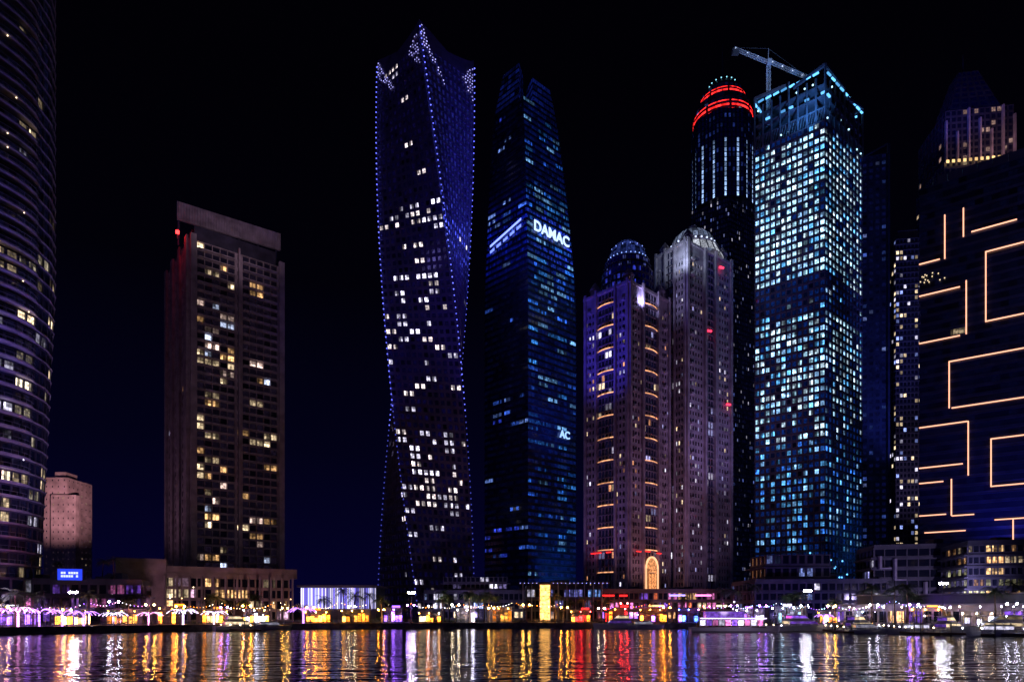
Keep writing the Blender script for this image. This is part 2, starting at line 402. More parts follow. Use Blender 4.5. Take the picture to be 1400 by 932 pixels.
# 5 tapered glass skyscraper
T=empty('tapered_glass_skyscraper')
E0=[(8.5,362),(36.3,387),(11,411),(-15.4,386)]
def ringE(t):
    z=GZ+t*283; u=max(0,(z-170)/135); wv=1-.42*u**1.5; cx=10.4-3.8*u**1.4
    return [(cx+(p[0]-10.4)*wv,386.5+(p[1]-386.5)*wv) for p in E0]
fl=[R.random() for _ in range(90)]; DE={}
def litE(k,i,j,t):  # unlit panes carry painted blue emission in place of an exterior light wash
    halo=math.exp(-((t-.735)/.05)**2)  # glow around the sign, painted into the emission of nearby panes
    if k==0:
        q=.22+.75*(fl[i]>.55)*(t>.15)
        if t>.82 or t<.12: q*=.35
        edge=.5+.9*abs(j/14-.35)
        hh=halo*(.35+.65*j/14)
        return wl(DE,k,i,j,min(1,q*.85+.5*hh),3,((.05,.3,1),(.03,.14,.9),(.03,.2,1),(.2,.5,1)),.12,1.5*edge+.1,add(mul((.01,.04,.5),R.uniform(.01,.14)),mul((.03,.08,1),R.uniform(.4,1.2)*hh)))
    q=.03+.35*(fl[(i*7)%80]>.82)*(t<.8)
    if .76<t<.80: q=.5
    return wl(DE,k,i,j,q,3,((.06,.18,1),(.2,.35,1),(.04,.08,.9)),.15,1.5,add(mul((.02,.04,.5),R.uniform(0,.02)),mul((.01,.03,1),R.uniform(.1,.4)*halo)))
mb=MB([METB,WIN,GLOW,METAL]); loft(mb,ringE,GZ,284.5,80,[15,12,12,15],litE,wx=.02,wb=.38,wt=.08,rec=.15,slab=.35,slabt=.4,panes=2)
mb.obj('facade',T)
mb=MB([METB,WIN,GLOW,METAL])
tp=ringE(1); Cc=(sum(p[0] for p in tp)/4,sum(p[1] for p in tp)/4)
n_,r_,b_,l_=tp
dk=lambda k,i,j,t:mul((.02,.05,.6),R.uniform(0,.14))
loft(mb,lambda t:[ (Cc[0]-3+(p[0]-Cc[0]+3)*(1-.35*t),Cc[1]+(p[1]-Cc[1])*(1-.35*t)) for p in [l_,L2(l_,n_,.86),Cc,L2(l_,b_,.6)]],284.5,308,7,[5],dk,wx=.03,wb=.3,wt=.05,rec=.1)
loft(mb,lambda t:[ (Cc[0]+4+(p[0]-Cc[0]-4)*(1-.25*t),Cc[1]+(p[1]-Cc[1])*(1-.25*t)) for p in [L2(r_,n_,.72),r_,L2(r_,b_,.6),Cc]],284.5,300,4,[4],dk,wx=.03,wb=.3,wt=.05,rec=.1)
mb.obj('roof_blades',T)
mb=MB()
def facepts(z,k,a):
    r=ringE((z-GZ)/283); p=L2(r[k],r[(k+1)%4],a); d=Vector((r[(k+1)%4][0]-r[k][0],r[(k+1)%4][1]-r[k][1])).normalized()
    return p,d
for q in range(14):
    z=207.5+q*.42; p,d=facepts(z,3,.12+q*.055); p2,_=facepts(z+.42,3,.12+(q+1)*.055)
    n=(d.y*.8,-d.x*.8)
    mb.poly([(p[0]+n[0],p[1]+n[1],z+1),(p2[0]+n[0],p2[1]+n[1],z+1.4),(p2[0]+n[0],p2[1]+n[1],z+2.7),(p[0]+n[0],p[1]+n[1],z+2.3)],2,(.5,.7,3.2))
    if q%3!=2: mb.poly([(p[0]+n[0],p[1]+n[1],z-2.4),(p2[0]+n[0],p2[1]+n[1],z-2.2),(p2[0]+n[0],p2[1]+n[1],z-.6),(p[0]+n[0],p[1]+n[1],z-.8)],2,(.3,.45,2.2))
mb.obj('logo_band',T)
def letters(txt,pos,ang,size,col,strength,parent,name='sign_letters'):
    c=bpy.data.curves.new(name,'FONT'); c.body=txt; c.size=size; c.extrude=.2; c.offset=.018*size; c.align_x='LEFT'
    o=bpy.data.objects.new(name,c); scene.collection.objects.link(o); o.location=pos; o.rotation_euler=(math.radians(90),0,ang); o.parent=parent
    mm,n2,ou=newmat('sign_glow'); em=n2.nodes.new('ShaderNodeEmission'); em.inputs[0].default_value=(*col,1); em.inputs[1].default_value=strength
    n2.links.new(em.outputs[0],ou.inputs[0]); mm.cycles.emission_sampling='NONE'; c.materials.append(mm)
p,d=facepts(214,0,.12); letters('DAMAC',(p[0]+d.y*1.1,p[1]-d.x*1.1,209.5),math.atan2(d.y,d.x),7.8,(.42,.58,1.),2.0,T)
p,d=facepts(100,0,.62); letters('AC',(p[0]+d.y*1.1,p[1]-d.x*1.1,101),math.atan2(d.y,d.x),5.8,(.3,.5,1.),1.7,T)
add_spot(T,(34,352,4),(24,376,30),(.03,.3,1.),60000,60)
add_spot(T,(30,340,60),(24,376,150),(.03,.10,1.),160000,60)

# 6 & 7 domed residential towers
def domed(name,N,Rr,B,L,H,nf,bays,mid,cc,crown,litcol,bandevery):
    T=empty(name); Q=[N,Rr,B,L]; DD={}
    def st(k,i,j,nb):
        lo=(nb-mid)//2
        if lo<=j<lo+mid: return (.05,.1,.05,.6)
        if i>=nf-2: return 'blank'
        return (.24,.28,.18,.4)
    def lit(k,i,j,t):
        nb=bays[k]; lo=(nb-mid)//2
        if lo<=j<lo+mid: return wl(DD,k,i,j,.14,2,(litcol,WARM2,LAV,(.4,.4,1)),.15,1.6,mul((.08,.08,.5),R.uniform(0,.04)))
        return wl(DD,k,i,j,.17,1,(LAV,WARM2,litcol,(.5,.5,1)),.15,2.0)
    mb=MB([CONCP,WIN,GLOW,CONCD]); loft(mb,static(Q),GZ,H,nf,bays,lit,style=st,panes=1)
    fh=(H-GZ)/nf
    for k in range(4):
        a,b=Q[k],Q[(k+1)%4]; d=Vector((b[0]-a[0],b[1]-a[1])).normalized(); n=(d.y,-d.x); nb=bays[k]; lo=(nb-mid)//2/nb; hi=lo+mid/nb
        for f0,f1,pr in ((lo-.045,lo-.005,1.3),(hi+.005,hi+.045,1.3),(0.0,.045,1.0),(.955,1.0,1.0)):
            p0=L2(a,b,f0);p1=L2(a,b,f1)
            mb.prism([(p0[0]+n[0]*pr,p0[1]+n[1]*pr),(p1[0]+n[0]*pr,p1[1]+n[1]*pr),p1,p0],GZ,H+2.5,0)
        for i in range(4,nf-1):
            z=GZ+fh*i
            p0=L2(a,b,lo);p1=L2(a,b,hi)
            mb.prism([(p0[0]+n[0]*.6,p0[1]+n[1]*.6),(p1[0]+n[0]*.6,p1[1]+n[1]*.6),p1,p0],z-.15,z+.15,3)
            if bandevery and i%bandevery==0:
                hw=(hi-lo)*.47
                for q in range(6):
                    g0=(lo+hi)/2-hw+2*hw*q/6; g1=g0+2*hw/6; s0=.7+1.0*math.sin(math.pi*q/6); s1=.7+1.0*math.sin(math.pi*(q+1)/6)
                    p0=L2(a,b,g0);p1=L2(a,b,g1)
                    A=(p0[0]+n[0]*s0,p0[1]+n[1]*s0);Bq=(p1[0]+n[0]*s1,p1[1]+n[1]*s1)
                    mb.prism([A,Bq,p1,p0],z+.2,z+.5,0)
                    mb.poly([(A[0],A[1],z+.5),(Bq[0],Bq[1],z+.5),(Bq[0],Bq[1],z+1.0),(A[0],A[1],z+1.0)],2,mul(litcol,R.uniform(.6,1.9)))
            if i%2==0:
                for f in (.12,.88):
                    p0=L2(a,b,f-.035);p1=L2(a,b,f+.035)
                    mb.prism([(p0[0]+n[0]*1.1,p0[1]+n[1]*1.1),(p1[0]+n[0]*1.1,p1[1]+n[1]*1.1),p1,p0],z-.1,z+.9,0)
    mb.prism(outset(Q,.7),H,H+1.2,0)
    mb.obj('facade',T)
    mb=MB([CONCP,WIN,GLOW,METAL]); cx,cy=cc
    def ribs(prof,n,r=.16):
        for i in range(n):
            a=2*math.pi*i/n
            for k in range(len(prof)-1):
                mb.beam((cx+(prof[k][0]+.12)*math.cos(a),cy+(prof[k][0]+.12)*math.sin(a),prof[k][1]),(cx+(prof[k+1][0]+.12)*math.cos(a),cy+(prof[k+1][0]+.12)*math.sin(a),prof[k+1][1]),r,3)
    for k in range(4):
        p=L2(Q[k],(cx,cy),.24); mb.lathe(p[0],p[1],[(2.4,H),(2.4,H+5),(2.8,H+5),(2.8,H+5.6),(2.0,H+7),(0.1,H+9.5)],10,0)
    if crown==0:
        rg=lambda r:[(cx+r*math.cos(2*math.pi*k/16),cy+r*math.sin(2*math.pi*k/16)) for k in range(16)]
        loft(mb,static(rg(12.9)),H,H+13,4,[2],lambda k,i,j,t:mul((.06,.09,1.),R.uniform(.05,.6)) if R.random()<.4 else (0,0,.02),fm=3,wx=.16,wb=.12,wt=.2,slab=.4,slabt=.4,sm=3)
        loft(mb,static(rg(11.2)),H+13,H+19,2,[2],lambda k,i,j,t:mul((.2,.25,1.),R.uniform(.05,.6)) if R.random()<.35 else (0,0,.02),fm=3,wx=.16,wb=.12,wt=.2,slab=.5,slabt=.4,sm=3)
        prof=[(9.6*math.cos(a*math.pi/20),H+19.3+11*math.sin(a*math.pi/20)) for a in range(10)]+[(.05,H+30.3)]
        mb.lathe(cx,cy,prof,24,1,colf=lambda k,i:mul((.12,.2,1.),R.uniform(.0,.16)*(1.6 if k in(3,4) else 1)))
        ribs(prof,24,.14)
        for q in range(28):
            a=2*math.pi*q/28
            mb.ball((cx+9.9*math.cos(a),cy+9.9*math.sin(a),H+20.2),.28,2,(.5,.8,2.2))
            if q%2: mb.ball((cx+8.2*math.cos(a),cy+8.2*math.sin(a),H+25.5),.26,2,(.4,.6,1.8))
        mb.beam((cx,cy,H+30),(cx,cy,H+33),.2,3,r2=.05)
    else:
        # glazed conical skirt, lantern ring and low faceted cap
        prof=[(15.5,H+1),(12.8,H+6.5)]
        mb.lathe(cx,cy,prof,24,1,colf=lambda k,i:mul((.8,.85,1.),R.uniform(.1,1.2)**1.3)); ribs(prof,24,.3)
        mb.lathe(cx,cy,[(12.8,H+6.5),(13.2,H+6.9),(11.2,H+7.3),(11.2,H+9.5)],24,0)
        for q in range(24):
            a=2*math.pi*(q+.5)/24; mb.ball((cx+11.6*math.cos(a),cy+11.6*math.sin(a),H+8.5),.5,2,(1.1,1.3,1.9))
        prof=[(11.2,H+9.5),(10,H+12.5),(7,H+15.5),(3.5,H+17.2),(.05,H+17.8)]
        mb.lathe(cx,cy,prof,24,1,colf=lambda k,i:mul((.5,.62,1.),R.uniform(.02,.35))); ribs(prof,24,.2)
        mb.lathe(cx,cy,[(2,H+17),(2,H+19.5),(.1,H+21)],12,0); mb.beam((cx,cy,H+20),(cx,cy,H+24),.15,3)
    mb.obj('dome',T)
    return T
G1=[(54.5,318),(78.4,340),(59,361),(36.2,338)]
T=domed('domed_residential_tower',*G1,158,44,[15,15,13,13],5,(57.3,339),0,(1.,.42,.2),3)
mb=MB([CONCP,WIN,GLOW,METAL])
a,b=G1[0],G1[1]; d=Vector((b[0]-a[0],b[1]-a[1])).normalized(); n=Vector((d.y,-d.x)); c=Vector(L2(a,b,.473))
def fp(u,z,o): q=c+d*u+n*o; return (q.x,q.y,z)
N_=12; arch=[(4.2*math.cos(math.pi*q/N_),25+5.5*math.sin(math.pi*q/N_)) for q in range(N_+1)]
for q in range(N_):
    (u0,z0),(u1,z1)=arch[q],arch[q+1]
    mb.beam(fp(u0*1.12,z0+.4,1.9),fp(u1*1.12,z1+.4,1.9),.5,2,mul((1,.45,.22),1.8))
    mb.poly([fp(u0,z0,1.5),fp(u1,z1,1.5),fp(u1,25,1.5),fp(u0,25,1.5)],1,mul((1,.38,.14),.9))
for u in (-4.7,4.7): mb.beam(fp(u,15,1.9),fp(u,25.4,1.9),.5,2,mul((1,.45,.22),1.5))
for q in range(4):
    u0=-4.2+q*2.1+.15; mb.poly([fp(u0,15,1.5),fp(u0+1.8,15,1.5),fp(u0+1.8,24.7,1.5),fp(u0,24.7,1.5)],1,mul((1,.36,.12),pick(.6,1.1,.4)))
for s_,zz in ((-12,33),(-5,33.4),(4,33)): mb.beam(fp(s_,zz,1.9),fp(s_+3.4,zz,1.9),.3,2,mul(RED,2.4))
c=Vector(L2(G1[3],G1[0],.5)); d=Vector((G1[0][0]-G1[3][0],G1[0][1]-G1[3][1])).normalized(); n=Vector((d.y,-d.x))
for s_ in (-8,-4.5,1.5): mb.beam(fp(s_,33,1.9),fp(s_+2.8,33,1.9),.35,2,mul(RED,2.4))
mb.obj('entrance_portal',T)
add_spot(T,(66,300,14),(62,325,50),(1.,.45,.6),9000,100)
add_spot(T,(20,300,10),(45,330,80),(.5,.25,1.),20000,80)
add_spot(T,(110,285,16),(68,330,90),(.8,.42,.85),38000,60)
add_spot(T,(10,290,60),(45,330,155),(.07,.05,1.),220000,45)
G2=[(85.5,335),(115.1,358),(98,382),(74.3,352)]
T=domed('domed_residential_tower',*G2,186,50,[17,11,15,11],3,(94.5,357),1,(.9,.85,1.),0)
mb=MB()
for (f,z) in ((.72,181),(.45,146),(.88,112)):
    p=L2(G2[0],G2[1],f); mb.beam((p[0]-.5,p[1]-2,z),(p[0]+1.8,p[1]-1,z),.6,2,mul((1,.03,.08),3))
mb.obj('aircraft_warning_lights',T)
add_spot(T,(80,325,174),(92,350,198),(.6,.75,1.),12000,130)
add_spot(T,(60,320,150),(79,344,172),(.5,.48,1.),12000,100)
add_spot(T,(130,300,40),(105,350,120),(.5,.36,1.),65000,70)
add_spot(T,(92,300,10),(92,340,60),(.8,.45,.9),13000,90)

# 8 tall skyscraper with red-ringed crown
T=empty('ringed_crown_skyscraper')
H1=[(158,496),(189,517),(168,540),(135,514)]; DH={}
def litH(k,i,j,t): return wl(DH,k,i,j,.14,1,(LAV,(.2,.3,1),(.4,.45,1)),.06,.8,mul((.05,.06,.5),R.uniform(0,.04)))
mb=MB([METB,WIN,GLOW,METAL]); loft(mb,static(H1),GZ,306,84,[18,12,12,18],litH,wx=.22,wb=.28,wt=.1,slab=.3,panes=1)
rr=[(159.5+23.5*math.cos(math.pi/8+2*math.pi*k/8),517+23.5*math.sin(math.pi/8+2*math.pi*k/8)) for k in range(8)]
def litH2(k,i,j,t):
    if j in(1,4) and t<.65: return mul((.35,.55,1),R.uniform(.3,1.8)*(1.1-t))
    return mul((.05,.1,.6),R.uniform(0,.3)) if R.random()<.3 else (0,0,.01)
loft(mb,static(rr),306,370,18,[6],litH2,wx=.25,wb=.1,wt=.05,slab=.4,panes=1)
mb.obj('facade',T)
mb=MB([METB,WIN,GLOW,METAL])
cx,cy=159.5,517
cyl=lambda r:[(cx+r*math.cos(2*math.pi*k/24),cy+r*math.sin(2*math.pi*k/24)) for k in range(24)]
loft(mb,static(cyl(20)),370,384,4,[1],litH,wx=.2,wb=.1,wt=.1,slab=.8)
loft(mb,static(cyl(15.5)),384,394,3,[1],litH,wx=.2,wb=.1,wt=.1,slab=.8)
mb.lathe(cx,cy,[(14,394),(12,398),(8,402),(3.5,405),(2.2,409),(1.4,412),(.8,424),(.2,434)],20,0)
for q in range(36):
    a=2*math.pi*(q+.5)/36
    mb.beam((cx+17*math.cos(a),cy+17*math.sin(a),384),(cx+14*math.cos(a),cy+14*math.sin(a),394),.25,3)
mb.obj('crown',T)
mb=MB()
for r,z,h in ((21.8,372,1.4),(21.6,375.6,.7),(21.2,370,.5),(17,386.5,1.2),(16.6,389.4,.5)):
    for q in range(72):
        if q%9==8: continue
        a=2*math.pi*q/72;b=2*math.pi*(q+1)/72
        mb.poly([(cx+r*math.cos(a),cy+r*math.sin(a),z),(cx+r*math.cos(b),cy+r*math.sin(b),z),(cx+r*math.cos(b),cy+r*math.sin(b),z+h),(cx+r*math.cos(a),cy+r*math.sin(a),z+h)],2,mul(RED,R.uniform(.6,4)))
for q in range(16):
    a=2*math.pi*q/16; mb.ball((cx+10*math.cos(a),cy+10*math.sin(a),401.5),.45,2,(.5,1.4,1.8))
mb.beam((cx,cy,406),(cx,cy,424),1.3,2,mul(RED,1.2),r2=.4)
mb.obj('red_ring_lights',T)

# 9 skyscraper under construction
T=empty('skyscraper_under_construction')
K=[(156,340),(190,370),(163,399),(129,363)]
def dens(t,k,j):
    if t>.985: return .3
    if t>.69: return .9
    if t>.62: return .08
    if t>.43: return .72
    if t>.36: return .42
    if t>.17: return .52 if (k==0 or j>3) else .34
    if t>.13: return .2
    return .02
mask=[[R.random() for _ in range(8)] for _ in range(40)]
def litK(k,i,j,t):
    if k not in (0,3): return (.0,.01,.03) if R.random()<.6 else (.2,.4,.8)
    q=dens(t,k,j); mkv=mask[(i//2)%40][(j//2)%8]
    if q<.85: q*=.3+mkv*1.5
    if R.random()<q:
        if t>.69: s_=R.uniform(1.1,3.6)*(.55+.45*mkv)
        elif t>.36: s_=.5*(4.0/.5)**R.random()
        else: s_=.2*(2.4/.2)**R.random()
        return mul(pick(ICE,ICE,CYAN,(.3,.58,1.),(.6,.82,1.)) if t>.36 else pick(CYAN,(.04,.22,1),(.25,.55,1),CYAN),s_)
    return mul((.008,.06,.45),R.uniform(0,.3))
mb=MB([CONCD,WIN,GLOW,METAL]); loft(mb,static(K),GZ,250,66,[11,8,8,13],litK,wx=.15,wb=.22,wt=.15,rec=.5,slab=.2,slabt=.25,panes=2)
mb.obj('facade',T)
mb=MB([CONCD,WIN,GLOW,GREY])
for k in range(4):
    a,b=K[k],K[(k+1)%4]
    for q in range(8):
        p=L2(a,b,q/8); mb.beam((*p,250),(*p,272 if q%4 else 277),.55,0)
for z,sc_ in ((256,.99),(262,.99),(268,.97)):
    mb.prism(scaled(K,sc_),z,z+.6,0)
core=scaled(K,.42); mb.prism(core,250,273,0)
for k in range(4):
    a,b=K[k],K[(k+1)%4]
    mb.beam((*a,277),(*L2(a,b,.46),276),.9,0); mb.beam((*L2(a,b,.56),273),(*b,277),.9,0)
    for q in range(9):
        f=(q+.5)/9; p=L2(a,b,f)
        if R.random()<.85:
            g=L2(a,b,min(1,f+.08)); mb.beam((*p,274.3),(*g,274.6),.5,2,mul(CYAN,R.uniform(.8,3)))
        if R.random()<.6:
            mb.beam((*p,263.5),(*L2(a,b,min(1,f+.06)),263.5),.6,2,mul((.12,.45,1),R.uniform(.4,2)))
        if R.random()<.6:
            mb.ball((p[0],p[1],pick(251.6,257.6,269.7)),.5,2,mul(ICE,2.5))
    for q in range(26):
        f=q/26; g=(q+1)/26; p=L2(a,b,f);h=L2(a,b,g)
        mb.beam((*p,250),(*h,256),.1,3)
for k in (0,3):
    a,b=outset(K,1.6)[k],outset(K,1.6)[(k+1)%4]
    for q in range(17): p=L2(a,b,q/16); mb.beam((*p,GZ),(*p,42),.1,3)
    for q in range(20): mb.beam((*a,GZ+2*q),(*b,GZ+2*q),.08,3)
    for q in range(10):
        p=L2(a,b,R.random()); mb.ball((p[0],p[1],R.uniform(20,36)),.5,2,mul(CYAN,2.2))
mb.obj('unfinished_crown_and_scaffold',T)
add_spot(T,(145,335,252),(158,365,275),(.08,.35,1.),22000,120)
add_spot(T,(100,290,100),(142,352,220),(.02,.12,1.),60000,50)
add_spot(T,(190,330,10),(178,358,70),(.05,.28,1.),20000,80)
T=empty('service_wing_tower')
mb=MB([METB,WIN,GLOW,METAL]); DW={}
loft(mb,static([(196,412),(222,404),(228,424),(200,432)]),GZ,276,72,[8,5,6,5],lambda k,i,j,t:wl(DW,k,i,j,.1,1,((.1,.2,.9),(.3,.4,1)),.05,.7,mul((.02,.03,.3),R.uniform(0,.10))),wx=.2,wb=.35,wt=.1,panes=1)
mb.beam((222.5,403.5,GZ),(222.5,403.5,281),.9,0); mb.beam((196,411.5,270),(222,403.5,281),.5,0)
mb.obj('facade',T); add_spot(T,(240,350,60),(222,404,170),(.12,.15,1.),400000,70)
# 10 tower crane
T=empty('tower_crane')
mb=MB([WHITE,WIN,GLOW,GREY])
mx,my=136,362
def lattice(a,b,wd,n,r=.1,m=0):
    a=Vector(a);b=Vector(b);d=(b-a).normalized(); up=Vector((0,1,0)); s1=d.cross(up).normalized()*wd; s2=up*wd
    cs=[s1+s2,s1-s2,-s1-s2,-s1+s2]
    for c in cs: mb.beam(a+c,b+c,r*1.3,m)
    for i in range(n):
        p=a+(b-a)*i/n;q=a+(b-a)*(i+1)/n
        for k in range(4): mb.beam(p+cs[k],q+cs[(k+1)%4],r,m); mb.beam(p+cs[k],p+cs[(k+1)%4],r,m)
lattice((mx,my,262),(mx,my,295),.8,14)
lattice((mx-1,my,296),(mx-19,my-2,301.5),.6,12)
lattice((mx+1,my,296),(mx+22,my+2,289),.65,14)
mb.beam((mx,my,295),(mx,my,303),.4,0,r2=.15); mb.beam((mx,my,303),(mx-17,my-2,301.8),.07,3); mb.beam((mx,my,303),(mx+20,my+2,290.5),.07,3)
mb.box(mx-1.4,my-2.8,293.2,mx+.8,my-1,295.6,0); mb.box(mx-20,my-3,298.3,mx-16.5,my-1,300.6,3)
for f in (.1,.35,.6,.85): mb.ball((mx+22*f,my+2*f,297-8*f),.4,2,(1.2,1.5,2.2))
for f in (.3,.6,.95): mb.ball((mx-19*f,my-2*f,297+5*f),.35,2,(1.2,1.5,2.2))
mb.obj('mast_and_jib',T); add_spot(T,(mx-10,my-30,280),(mx+3,my,296),(.35,.55,1.),14000,100)

# 11 slender distant tower
T=empty('slender_apartment_tower')
mb=MB([CONCD,WIN,GLOW,METAL]); DS={}
loft(mb,static([(253,450),(271,447),(275,470),(256,472)]),GZ,250,66,[8,6,6,6],lambda k,i,j,t:wl(DS,k,i,j,.42 if j in(0,1,5) else .14,1,(WARM2,WARM2,LAV,(.3,.4,1)),.2,2.2),wx=.14,wb=.3,wt=.1,slab=.5,panes=1)
mb.prism([(256,453),(268,451),(270,465),(258,467)],250,257,0); mb.obj('facade',T); add_spot(T,(262,380,40),(262,449,140),(.5,.4,1.),90000,80)

# 12 far stepped tower with lit fins
T=empty('finned_crown_skyscraper')
mb=MB([METAL,WIN,GLOW,CONCP])
F=[(266,420),(306,414),(311,452),(271,458)]
loft(mb,static(F),GZ,281,70,[12,8,8,8],lambda k,i,j,t:mul(WARM2,R.uniform(.1,.6)) if R.random()<.03 else (0,0,.004),wx=.15,wb=.3,wt=.1,panes=1)
F2=scaled(F,.95); loft(mb,static(F2),281,313,8,[12,8,8,8],lambda k,i,j,t:mul((1,.6,.5),R.uniform(.1,.4)) if R.random()<.12 else (0,0,.004),wx=.15,wb=.2,wt=.1,panes=1)
for q in range(13):
    p=L2(F2[0],F2[1],q/12); zt=306+8*math.sin(q*2.1)
    if q%2==0: mb.prism([(p[0]-.5,p[1]-1.6),(p[0]+.5,p[1]-1.6),(p[0]+.5,p[1]),(p[0]-.5,p[1])],281,zt,3)
    if q<10: mb.box(p[0]-.8,p[1]-2.6,279.5,p[0]+.8,p[1]-2.2,281.2,2,mul((1,.62,.25),R.uniform(.5,1.8)))
loft(mb,lambda t:scaled(F2,.8-.5*t),313,345,8,[5],lambda k,i,j,t:(0,0,.008),wx=.15,wb=.2,wt=.1)
mb.beam((288,436,345),(288,436,360),.6,0,r2=.1)
mb.obj('facade',T); add_spot(T,(285,395,276),(290,417,300),(1.,.5,.5),11000,130); add_spot(T,(240,380,280),(280,425,330),(.12,.12,1.),50000,60)

# 13 tower with LED maze lines
T=empty('led_line_office_tower')
M=[(179,300),(230,262),(258,299.6),(207,338)]; DM={}
def litM(k,i,j,t):
    return wl(DM,k,i,j,.012 if k==0 else 0,2,(WARM2,(.7,.4,1)),.05,.4,mul((.03,.05,.4),R.uniform(0,.02)))
mb=MB([METB,WIN,GLOW,METAL]); loft(mb,static(M),GZ,190,50,[22,8,8,14],litM,wx=0,wb=.3,wt=.06,rec=.25,slab=.25,slabt=.3)
mb.prism(scaled(M,.8),190,196,3)
for q in range(12):
    p=L2(M[0],M[1],q/12); mb.beam((*p,190),(*p,193),.2,3)
mb.obj('facade',T)
mb=MB(); d=Vector((51,-38)).normalized(); n=Vector((d.y,-d.x))
def up(u,o): q=Vector(M[0])+d*u+n*o; return (q.x,q.y)
LC=(1.,.43,.27)
for u,z0,z1 in ((9.3,156.5,175.4),(16,163.8,176),(17,122.3,145),(23.8,126,155),(10.9,92,112),(17.7,62.4,85.4),(11.7,45.9,61.6),(25.6,57,76.7),(48,126,155),(33,28,43)):
    mb.prism([up(u,.5),up(u,.9),up(u+.45,.9),up(u+.45,.5)][::-1],z0,z1,2,mul(LC,1.9))
for u0,u1,z in ((0,7.7,157),(19,34.5,165),(23.8,48,155),(0,15,143),(23.8,48,126),(0,15,122.3),(10.9,46,112),(12,41,92),(0,17.7,85.4),(25.6,50,76.7),(0,16,67.7),(0,9,61),(25.6,50,57),(0,10,46.8),(2,17,39.3),(12,20,45.9),(27,45,43),(38,58,176)):
    mb.prism([up(u0,.5),up(u0,.9),up(u1,.9),up(u1,.5)][::-1],z-.3,z+.12,2,mul(LC,1.9))
for q in range(14):
    u=R.uniform(0,10); p=up(u,.6); mb.ball((p[0],p[1],150+R.uniform(-2,2)),.3,2,mul(WARM2,1.3))
mb.obj('led_lines',T)
add_spot(T,(180,230,20),(195,288,80),(.4,.25,1.),16000,90)
add_spot(T,(196,258,24),(200,284,60),(.05,.06,1.),80000,80)

# ------------------------------------------------------------------ LOW-RISE
def shoplit(*cols,p=.7,lo=.12,hi=1.8,g=2):
    D={}
    return lambda k,i,j,t: wl(D,k,i,j,p,g,cols,lo,hi)
def low(name,poly,H,nf,bays,lit,mat=CONC,slab=.8,**kw):
    T=empty(name); mb=MB([mat,WIN,GLOW,METAL])
    loft(mb,static(poly),GZ,H,nf,bays,lit,wx=kw.get('wx',.1),wb=kw.get('wb',.2),wt=kw.get('wt',.15),rec=.6,slab=slab,slabt=.5)
    mb.prism(outset(poly,-.2),H,H+1.1,0)
    for q in range(5):
        a=R.uniform(.2,.8);b=R.uniform(.2,.8); p=L2(L2(poly[0],poly[1],a),L2(poly[3],poly[2],a),b); h=R.uniform(1.5,3.5)
        mb.box(p[0]-R.uniform(1,3),p[1]-1.5,H,p[0]+R.uniform(1,3),p[1]+1.5,H+h,3)
    mb.obj('facade',T); return T
T=low('shopping_podium',[(-128,226),(-82,252),(-88,268),(-136,244)],17,4,[22,4,0,4],shoplit(WARM,WARM2,(.6,.35,.5),p=.55,hi=2.6),wb=.12)
mb=MB([CONC,WIN,GLOW,METAL]); mb.prism([(-129,222),(-116,229),(-120,238),(-133,232)],GZ,22.5,0); mb.prism([(-121,231),(-80,254),(-82,258),(-123,236)],17,20.5,0)
for q in range(12):
    p=L2((-116,229),(-80,250),q/11); mb.beam((p[0],p[1]-1,GZ),(p[0],p[1]-1,17),.4,0)
for q in range(16):
    p=L2((-128,225),(-81,251.5),q/15); mb.ball((p[0],p[1]-1.6,pick(5.5,9.4,13.2)),.22,2,mul(pick(WARM2,WARM),6))
mb.obj('stair_core',T)
add_spot(T,(-104,200,5),(-110,234,14),(.9,.45,.6),5000,120); add_spot(T,(-76,222,4),(-92,248,12),(1.,.45,.5),3000,120)
T=low('lounge_podium',[(-140,184),(-106,196),(-112,212),(-146,204)],13,3,[16,5,0,4],shoplit(VIO,PINK,(.5,.2,1),p=.5,hi=1.6),mat=CONCD)
mb=MB(); d=Vector((34,12)).normalized()
p=Vector((-125.5,188.0)); mb.prism([(p.x,p.y),(p.x+d.x*6.5,p.y+d.y*6.5),(p.x+d.x*6.5-.4,p.y+d.y*6.5+.5),(p.x-.4,p.y+.5)],13.3,17,3)
q0=p+Vector((.05,-.1))
mb.poly([(q0.x+d.x*.3,q0.y+d.y*.3,13.6),(q0.x+d.x*6.2,q0.y+d.y*6.2,13.6),(q0.x+d.x*6.2,q0.y+d.y*6.2,16.7),(q0.x+d.x*.3,q0.y+d.y*.3,16.7)],2,(.03,.07,1.1))
for r in range(2):
    for s_ in range(7):
        if (r,s_) in((0,5),(1,2)): continue
        a=q0+d*(1.1+s_*.6)+Vector((.05,-.08)); mb.poly([(a.x,a.y,14.4+r*.9),(a.x+d.x*.5,a.y+d.y*.5,14.4+r*.9),(a.x+d.x*.5,a.y+d.y*.5,15.0+r*.9),(a.x,a.y,15.0+r*.9)],2,(.9,1,2.2))
mb.obj('video_screen',T)
T=empty('illuminated_curtain_hall')
mb=MB([CONCP,WIN,GLOW,METAL]); mb.prism([(-84,271),(-54,271),(-54,290),(-84,290)],GZ,14.5,3); mb.prism([(-85,269.5),(-53,269.5),(-53,291),(-85,291)],14.5,15.3,0)
for q in range(44):
    x=-83.6+q*.68; b_=R.uniform(.5,2.6)*(1 if q<32 else .6)
    mb.box(x,270.4,6.0,x+.34,270.8,14.2,2,mul(pick((.4,.4,1),(.25,.2,1),(.7,.65,1)),b_))
mb.obj('light_slats',T)
T=low('terrace_podium',[(-38,292),(18,290),(20,318),(-38,320)],13,3,[26,6,0,6],shoplit(LAV,(.4,.5,1),WARM2,p=.4,hi=2.2),mat=CONCD,slab=1.4)
